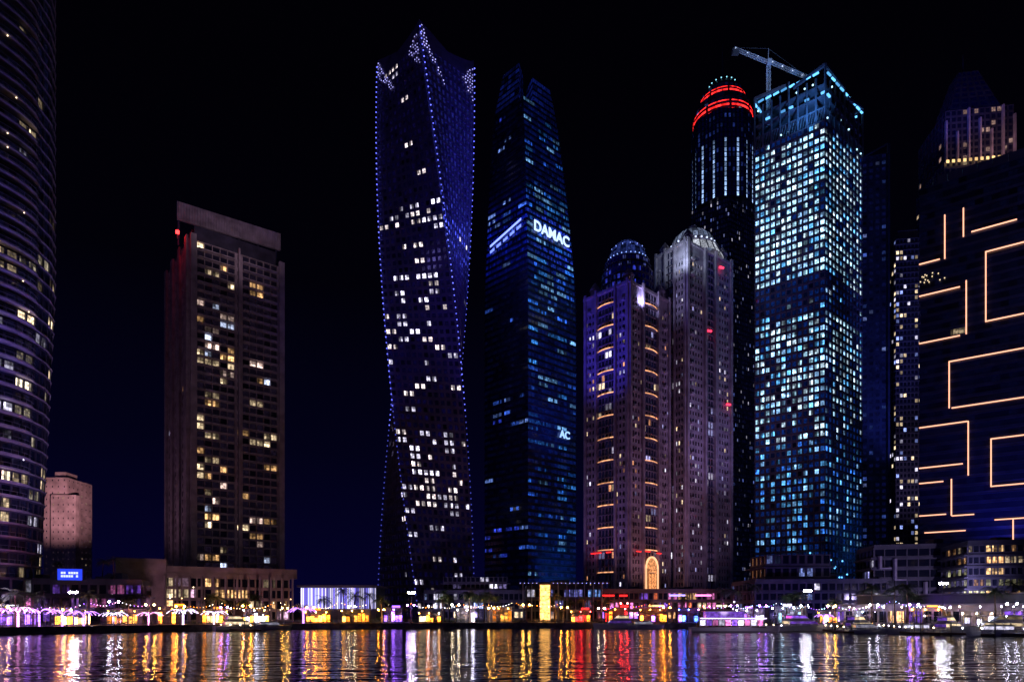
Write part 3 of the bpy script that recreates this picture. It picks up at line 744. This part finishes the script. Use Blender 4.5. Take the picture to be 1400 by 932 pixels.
mb=MB([CONCD,WIN,GLOW,METAL]); loft(mb,static([(-30,298),(-2,297),(-6,314),(-30,314)]),14,20,2,[14,4,0,4],shoplit((.5,.4,1),LAV,p=.45,hi=1.8),slab=1.0); mb.obj('upper_terrace',T)
add_spot(T,(-20,262,3),(-12,292,10),(.5,.4,1.),9000,130)
T=low('glass_event_hall',[(5,250),(33,250),(34,270),(5,270)],13.5,3,[16,5,0,4],shoplit((.3,.3,1),LAV,(.2,.4,1),p=.5,hi=1.6),mat=METAL)
mb=MB([WHITE,WIN,GLOW,METAL])
for q in range(10): mb.beam((4+q*3.2,248.6,GZ),(4+q*3.2,248.6,15),.2,0)
mb.box(2.5,247.8,15,35.5,249.2,15.6,3)
for q in range(22): mb.ball((3+q*1.5,247.7,15.2),.14,2,(1,1,3))
mb.obj('colonnade',T)
T=empty('illuminated_pylon')
mb=MB([CONC,WIN,GLOW,METAL]); mb.box(8.6,215,GZ,12.2,217,13.6,0); mb.box(8.9,214.7,2.3,11.9,215,13.2,1,(3.6,1.7,.42))
for z in (4.5,7,9.5,11.6): mb.box(8.8,214.5,z,12,214.68,z+.15,0)
mb.box(8.3,214.4,13.6,12.5,217.3,14.1,3); mb.obj('panel',T)
T=low('waterfront_mall',[(30,262),(86,262),(86,285),(30,285)],12.5,3,[30,6,0,6],shoplit(WARM,(1,.2,.08),PINK,VIO,WARM2,p=.6,hi=2.4),mat=CONCD,slab=1.1)
mb=MB()
for x0,x1,z,c in ((33,39,10.9,RED),(41,44,10.9,RED),(52,58,7,WARM),(60,66,11,(.4,.3,1)),(70,76,11,PINK),(78,82,7,WARM2)):
    mb.box(x0,260.2,z-.3,x1,260.5,z+.4,2,mul(c,2.2))
mb.obj('shop_signs',T); add_spot(T,(52,232,4),(56,262,8),(1.,.35,.3),9000,140)
T=low('terraced_office_block',[(84,236),(128,232),(130,258),(84,262)],15,4,[18,8,0,6],shoplit((.3,.4,1),LAV,p=.2,hi=1.8),mat=CONCD,slab=1.3)
mb=MB([CONCD,WIN,GLOW,METAL]); loft(mb,static([(90,242),(112,240),(112,256),(90,258)]),16,25,2,[8,4,0,4],shoplit((.3,.4,1),p=.2,hi=1.4),slab=1.2); mb.obj('upper_storeys',T)
add_spot(T,(98,205,4),(102,236,14),(.25,.2,1.),9000,130)
T=low('terraced_office_block',[(126,238),(166,226),(170,250),(130,258)],27,7,[12,6,0,5],shoplit(LAV,(.4,.4,1),p=.1,hi=1.2),mat=CONCD,slab=.6,wx=.05)
mb=MB([CONCP,WIN,GLOW,METAL])
for q in range(9):
    p=L2((126,237),(166,225),(q+.2)/9); z=R.choice([8,12,16,20]); mb.prism([(p[0],p[1]-1.2),(p[0]+.7,p[1]-1.4),(p[0]+.7,p[1]),(p[0],p[1])],z,z+R.choice([4,7]),0); mb.prism([(p[0],p[1]-1.2),(p[0]+3.5,p[1]-2.2),(p[0]+3.5,p[1]-1.2),(p[0],p[1]-.2)],z-.5,z,0)
mb.obj('facade_fins',T)
add_spot(T,(128,190,10),(144,233,18),(.6,.5,1.),22000,100)
T=low('lit_glass_pavilion',[(136,204),(176,192),(182,214),(142,226)],25,7,[26,6,0,5],shoplit((1,.6,.25),(1,.5,.2),WARM2,(.9,.85,.45),p=.78,lo=.15,hi=3,g=3),mat=METAL,slab=.7,wx=.08,wb=.3)
# promenade shops
cols=[(VIO,PINK),(AMB,GOLD),(LAV,VIO),(AMB,WARM),(AMB,GOLD),(GOLD,AMB),(AMB,WARM),(LAV,GOLD),(AMB,GOLD),(AMB,GOLD),(VIO,VIO),(AMB,WARM2),(LAV,LAV),(GOLD,AMB),(WARM,LAV),(RED,AMB),(AMB,RED),(AMB,VIO),(VIO,BLUE),(LAV,VIO),(LAV,ICE),(AMB,LAV),(ICE,LAV),(AMB,GOLD),(WARM2,LAV)]
ns=len(cols)
def pavilion(x,y,ang,L,c,br):
    T=empty('promenade_shop'); mb=MB([pick(CONC,CONCD,METAL),WIN,GLOW,METAL]); ca,sa=math.cos(ang),math.sin(ang)
    def W(u,v): return (x+u*ca-v*sa,y+u*sa+v*ca)
    h=R.uniform(3.2,4.8)
    mb.prism([W(-L/2,0),W(L/2,0),W(L/2,5),W(-L/2,5)],GZ,GZ+h,0)
    mb.prism([W(-L/2-.6,-1.8),W(L/2+.6,-1.8),W(L/2+.6,5.4),W(-L/2-.6,5.4)],GZ+h,GZ+h+.3,0)
    nb=int(L/1.1)
    for q in range(nb):
        u0=-L/2+L*q/nb+.1;u1=-L/2+L*(q+1)/nb-.1
        if R.random()<.75:
            a=W(u0,-.06);b=W(u1,-.06); hh=R.uniform(.5,.95)*(h-.8); cc=pick(*c); e_=br*R.uniform(.2,1.6)
            mb.poly([(*a,GZ+.35),(*b,GZ+.35),(*b,GZ+hh),(*a,GZ+hh)],1,mul(cc,e_))
        a=W(u0-.1,-.12); mb.beam((*a,GZ),(*a,GZ+h),.06,3)
    for q in range(int(L/3)+1):
        a=W(-L/2+q*3.,-1.6); mb.beam((*a,GZ),(*a,GZ+h),.07,3)
        mb.ball((*W(-L/2+q*3.,-1.7),GZ+h-.35),.17,2,mul(pick(*c),110))
    for q in range(int(L/3)):
        u=-L/2+1.5+3*q; a=W(u,-3.6); mb.beam((*a,GZ),(*a,GZ+2.4),.04,3)
        for g in range(8):
            a0=2*math.pi*g/8;a1=2*math.pi*(g+1)/8
            mb.poly([(a[0],a[1],GZ+2.75),(a[0]+1.3*math.cos(a0),a[1]+1.3*math.sin(a0),GZ+2.2),(a[0]+1.3*math.cos(a1),a[1]+1.3*math.sin(a1),GZ+2.2)],0)
        mb.beam((*a,GZ+.7),(*a,GZ+.76),.5,3,n=8)
    if R.random()<.6:
        u=R.uniform(-L/4,L/6); mb.prism([W(u,-1.95),W(u+2.4,-1.95),W(u+2.4,-1.8),W(u,-1.8)],GZ+h+.3,GZ+h+.9,2,mul(pick(*c),3))
    mb.obj('shop_front',T)
for i in range(ns):
    s=4+(SL-70)*i/(ns-1); x,y,a=shore(s)
    if 5<x<16: continue
    o=R.uniform(11,15); X,Y,a=inland(s,o)
    pavilion(X,Y,a,R.uniform(5,8.5),cols[i],R.choice((3,6,10,16)))
def lampmesh(col,h=5.2,st=22):
    mb=MB([METAL,WIN,GLOW,METAL]); mb.beam((0,0,0),(0,0,h),.1,0,r2=.06,n=6); mb.beam((0,0,0),(0,0,.5),.2,0,n=6)
    for s_ in(-1,1):
        mb.beam((0,0,h-.3),(s_*.9,0,h+.1),.05,0); mb.beam((s_*.9,0,h+.12),(s_*.9,0,h+.3),.28,0,r2=.08,n=6); mb.ball((s_*.9,0,h-.1),.23,2,mul(col,st))
    return mb.mesh('street_lamp')
lamps={n:lampmesh(c,R.uniform(4.2,5.6),st) for n,c,st in (('a',AMB,420),('w',WARM2,170),('g',GOLD,340),('l',LAV,150),('v',VIO,220),('p',PINK,150),('r',RED,320))}
seq='vpgaalagavagaagavlwlagaagrarrvvlgplvlwlgwvlwgw'
s=1.5
while s<SL-2:
    k=seq[min(len(seq)-1,int(s/(SL)*len(seq)))]
    if R.random()<.2: k=R.choice('agw')
    x,y,a=inland(s,2.2)
    place('street_lamp',lamps[k],(x,y,GZ),a,R.uniform(.8,1.15)); s+=R.uniform(5,13)
for s0,s1,cs in ((2,60,(VIO,PINK,LAV)),(62,112,(AMB,WARM2)),(120,170,(LAV,WARM2,AMB)),(176,205,(VIO,RED,AMB)),(206,262,(VIO,LAV,ICE))):
    mb=MB([METAL,WIN,GLOW,METAL]); s=s0; prev=None
    while s<s1 and s<SL-3:
        x,y,a=inland(s,7.5+R.uniform(-.5,.5)); z=GZ+R.uniform(4.5,6.5); mb.beam((x,y,GZ),(x,y,z),.07,0)
        if prev:
            for q in range(1,10):
                t=q/10; zz=prev[2]+(z-prev[2])*t-1.0*math.sin(math.pi*t); mb.ball((prev[0]+(x-prev[0])*t,prev[1]+(y-prev[1])*t,zz),.1,2,mul(pick(*cs),R.uniform(3,16)),n=5)
        prev=(x,y,z); s+=R.uniform(6,9)
    mb.obj('festoon_lights')
# palms
def palm(seed,h):
    r=random.Random(seed); mb=MB([BARK,LEAF]); pts=[]
    lean=r.uniform(-.5,.5)
    for i in range(7): t=i/6; pts.append(Vector((lean*t*t,0,h*t)))
    for i in range(6): mb.beam(pts[i],pts[i+1],.24-.02*i,0,r2=.22-.02*i,n=6)
    top=pts[-1]
    for f in range(22):
        az=2*math.pi*f/22+r.uniform(-.15,.15); el=r.uniform(-.2,1.1); Lf=r.uniform(2.4,3.4)
        p=top.copy(); d=Vector((math.cos(az)*math.cos(el),math.sin(az)*math.cos(el),math.sin(el))); side=Vector((-math.sin(az),math.cos(az),0))
        for k in range(9):
            q=p+d*Lf/9; mb.beam(p,q,.035,1)
            ll=.8*math.sin(math.pi*(k+1.2)/10.5)+.12
            for sg in(-1,1):
                tip=q+side*sg*ll+d*.35+Vector((0,0,-.28*ll)); mb.poly([p,p+d*.16,tip],1)
            p=q; d=(d+Vector((0,0,-.2))).normalized()
    return mb.mesh('palm_tree')
palms=[palm(i,h) for i,h in enumerate((6.5,7.5,9))]
for i in range(76):
    s=R.uniform(0,SL*.98); o=R.uniform(4,10) if i%2 else R.uniform(16,34); x,y,a=inland(s,o)
    place('palm_tree',palms[i%3],(x,y,GZ),R.uniform(0,6),R.uniform(.8,1.25))
for x,y in ((-143,193),(-139,195),(-135,192),(-131,197),(-120,200),(-116,199)):
    place('palm_tree',palms[0],(x,y,14.1),R.uniform(0,6),R.uniform(.7,.9))
def fairy(seed,c):
    r=random.Random(seed); mb=MB([BARK,LEAF,GLOW]); h=2.2
    for q in range(8): mb.beam((0,0,h*q/8),(0,0,h*(q+.75)/8),.2,2,mul(c,5),n=5)
    for b in range(8):
        az=2*math.pi*b/8+r.uniform(-.3,.3); p=Vector((0,0,h)); d=Vector((math.cos(az)*.5,math.sin(az)*.5,1)).normalized(); st=R.uniform(.4,.55)
        for k in range(8):
            q=p+d*st; mb.beam(p,q,.08,2,mul(c,R.uniform(1.5,7))); p=q; d=(d+Vector((math.cos(az)*.16,math.sin(az)*.16,-.3))).normalized()
            for l in range(10):
                o=Vector((r.gauss(0,.4),r.gauss(0,.4),r.gauss(.25,.3))); v=Vector((r.gauss(0,.16),r.gauss(0,.16),r.gauss(0,.1))); w_=Vector((r.gauss(0,.16),r.gauss(0,.1),r.gauss(0,.16)))
                mb.poly([p+o,p+o+v,p+o+w_],1)
    return mb.mesh('fairy_light_tree')
ft=[fairy(1,(.75,.6,1.)),fairy(2,(.5,.2,1.)),fairy(3,(1.,.35,.85)),fairy(4,(1.,.5,.2))]
for s in (3,7,12,17,21,25,29,34,38,44,52,60,68,90):
    x,y,a=inland(s,R.uniform(4,7)); place('fairy_light_tree',ft[R.choice([0,1,1,2])],(x,y,GZ),R.uniform(0,6),R.uniform(.95,1.45))
for s in (212,238):
    x,y,a=inland(s,6); place('fairy_light_tree',ft[1],(x,y,GZ),R.uniform(0,6),.8)
for s,c,pw in ((8,VIO,4500),(20,PINK,4500),(34,VIO,5000),(50,(1,.3,.6),4000),(70,AMB,4000),(92,AMB,4000),(112,WARM,2000),(140,LAV,1800),(168,WARM,2000),(190,(1,.15,.1),3500),(212,VIO,3500),(235,LAV,2000)):
    x,y,a=inland(min(s,SL-4),2.5); x2,y2,_=inland(min(s,SL-4),16); add_spot(None,(x,y,GZ+.6),(x2,y2,GZ+8),c,pw,130,name='ground_uplight',rad=.3)
mb=MB([LEAF])
for i in range(7000):
    s=R.uniform(0,SL*.99)
    if (s//7)%3==2: continue
    x,y,a=inland(s,9+R.gauss(0,.6)); c=Vector((x,y,GZ+abs(R.gauss(.5,.5))))
    v=lambda:Vector((R.gauss(0,.25),R.gauss(0,.2),R.gauss(0,.2))); mb.poly([c,c+v(),c+v()])
mb.obj('hedge')

# ------------------------------------------------------------------ BOATS & JETTIES
def hull(mb,L,B,fb,m=0):
    N=12; sec=[]
    for i in range(N+1):
        t=i/N; x=-L/2+L*t; w_=B/2*(1-max(0,(t-.45)/.55)**2.2); w_=max(.03,w_*(.88 if t==0 else 1)); sh=fb*(1+.45*t*t)
        sec.append([(x,-w_*.55,-.3),(x,-w_*.9,.25),(x+.04*L*t*t,-w_,sh),(x+.04*L*t*t,w_,sh),(x,w_*.9,.25),(x,w_*.55,-.3)])
    for a,b in zip(sec,sec[1:]):
        for k in range(5): mb.poly([a[k],b[k],b[k+1],a[k+1]],m)
    mb.poly(sec[0],m)
def yacht(seed,L):
    r=random.Random(seed); mb=MB([WHITE,WIN,GLOW,METAL]); B=L*.27; fb=L*.09; hull(mb,L,B,fb)
    x0,x1=-L*.32,L*.22; z=fb*1.05
    for lv in range(2 if L>11 else 1):
        w_=B*.36*(1-.18*lv); h=1.25
        A=[(x0,-w_),(x1,-w_*.7),(x1,w_*.7),(x0,w_)]; T2=[(x0+.1,-w_*.92),(x1-L*.09,-w_*.6),(x1-L*.09,w_*.6),(x0+.1,w_*.92)]
        for k in range(4):
            a,b=A[k],A[(k+1)%4];c,d=T2[(k+1)%4],T2[k]
            def q(f,g): p=L2(a,b,f);s2=L2(d,c,f); return (p[0]+(s2[0]-p[0])*g,p[1]+(s2[1]-p[1])*g,z+h*g)
            mb.poly([q(0,0),q(1,0),q(1,.35),q(0,.35)],0); mb.poly([q(0,.35),q(1,.35),q(1,.85),q(0,.85)],1,mul(pick(LAV,VIO,WARM2),r.uniform(.1,1.2))); mb.poly([q(0,.85),q(1,.85),q(1,1),q(0,1)],0)
        mb.prism([(p[0]-.3 if p[0]<0 else p[0]+.2,p[1]*1.1) for p in T2],z+h,z+h+.12,0)
        z+=h+.12; x0+=L*.05; x1-=L*.16
    mb.beam((x0+1,0,z),(x0+.4,0,z+1.6),.06,0); mb.ball((x0+.4,0,z+1.7),.12,2,mul(LAV,30))
    for q in range(9):
        t=q/8; x=-L*.45+L*.9*t; w_=B/2*(1-max(0,(t-.45)/.55)**2.2)*.95
        for sg in(-1,1): mb.beam((x,sg*w_,fb*(1+.4*t*t)),(x,sg*w_,fb*(1+.4*t*t)+.6),.025,3)
    return mb.mesh('motor_yacht')
ym=[yacht(1,10),yacht(2,13),yacht(3,16)]
for x,y,r,k in ((72,168,.2,2),(82,160,.4,1),(88,150,2.6,0),(94,146,.5,1),(100,141,2.9,2),(79,152,.1,0),(107,137,.3,1),(96,136,3.,0),(60,178,.1,1),(-64,182,.6,0),(-70,176,.7,1),(30,196,3.1,1),(38,194,0,0)):
    place('motor_yacht',ym[k],(x,y,0),r,1)
T=empty('tour_boat'); mb=MB([WHITE,WIN,GLOW,WOOD]); hull(mb,21,4.8,1.1)
mb.box(-9,-2.1,1.15,7,2.1,1.3,3)
for q in range(11):
    x=-8.6+q*1.5
    for sg in(-2,2): mb.beam((x,sg,1.3),(x,sg,3.3),.06,0)
    if q<10:
        mb.poly([(x+.15,-2.02,1.6),(x+1.35,-2.02,1.6),(x+1.35,-2.02,2.9),(x+.15,-2.02,2.9)],1,mul(pick(LAV,VIO,PINK),R.uniform(.5,2.4)))
        mb.box(x+.1,-1.9,1.3,x+.5,1.9,2.1,3)
mb.box(-9.3,-2.4,3.3,7.2,2.4,3.5,0); mb.box(-8.5,-2.46,3.22,7,-2.42,3.3,2,mul((.7,.5,1),8))
mb.box(-7,-1.7,3.5,2,1.7,4.9,1,mul(VIO,.5)); mb.box(-7.4,-2,4.9,3,2,5.05,0)
mb.beam((0,0,5),(0,0,7.2),.06,0); mb.ball((0,0,7.3),.15,2,mul(LAV,30))
mb.obj('hull_and_canopy',T); T.location=(54,166,0); T.rotation_euler=(0,0,-.08)
add_spot(T,(0,-14,5),(0,0,2),(.8,.6,1.),900,120)
def jetty(a,b,wd=2.2,name='floating_jetty',col=LAV):
    mb=MB([WOOD,WIN,GLOW,GREY]); a=Vector(a);b=Vector(b);d=(b-a).normalized();n=Vector((-d.y,d.x))*wd/2
    mb.prism([(a-n)[:],(b-n)[:],(b+n)[:],(a+n)[:]],.15,.6,0)
    L=(b-a).length; k=0
    while k<L:
        p=a+d*k+n*1.15; mb.beam((p.x,p.y,-.5),(p.x,p.y,2.6),.16,3,n=6); p=a+d*(k+2)-n*.8
        mb.beam((p.x,p.y,.6),(p.x,p.y,1.5),.06,3); mb.ball((p.x,p.y,1.6),.14,2,mul(pick(col,WARM2),20)); k+=5
    mb.obj(name)
jetty((66,192),(66,166)); jetty((80,182),(74,150)); jetty((93,172),(84,142)); jetty((108,156),(92,132)); jetty((86,143),(104,131)); jetty((118,146),(106,124))
jetty((-76,178),(-62,166))
T=empty('marina_clubhouse'); mb=MB([CONCP,WIN,GLOW,METAL])
a=Vector((88,188));b=Vector((128,150)); d=(b-a).normalized(); n=Vector((-d.y,d.x))
Pp=lambda u,v:tuple((a+d*u+n*v)[:])
LL=(b-a).length
loft(mb,static([Pp(0,4),Pp(LL,4),Pp(LL,14),Pp(0,14)]),GZ,6.5,1,[26,4,0,4],shoplit(WARM2,LAV,WARM,VIO,p=.5,hi=2.5),wx=.1,wb=.1,wt=.3,rec=.3)
mb.prism([Pp(-2,1),Pp(LL+2,1),Pp(LL+2,15),Pp(-2,15)],6.5,6.9,0)
mb.prism([Pp(5,5),Pp(LL-8,5),Pp(LL-8,12),Pp(5,12)],6.9,9.2,3); mb.prism([Pp(4,3.5),Pp(LL-7,3.5),Pp(LL-7,13),Pp(4,13)],9.2,9.5,0)
for q in range(14): p=Pp(LL*q/13,1.5); mb.beam((*p,GZ),(*p,6.5),.12,3); p=Pp(LL*q/13,1.3); mb.ball((*p,6.1),.16,2,mul(pick(LAV,WARM2),50))
mb.obj('clubhouse_body',T); add_spot(T,(92,150,6),(108,166,6),(.8,.6,1.),1000,130)
for x,y,h,c in ((80,185,9,(.9,.9,1)),(101,160,10,(.9,.9,1)),(-104,162,8,(1,.8,1.)),(-30,204,9,(1,.85,1))):
    mb=MB([METAL,WIN,GLOW,METAL]); mb.beam((0,0,0),(0,0,h),.13,0,n=6); mb.beam((-1,0,h),(1,0,h),.08,0)
    for s_ in(-.8,0,.8): mb.box(s_-.3,-.2,h-.25,s_+.3,.05,h+.25,0); mb.box(s_-.26,-.24,h-.2,s_+.26,-.21,h+.2,2,mul(c,240))
    mb.obj('floodlight_mast',loc=(x,y,GZ))
print('done')
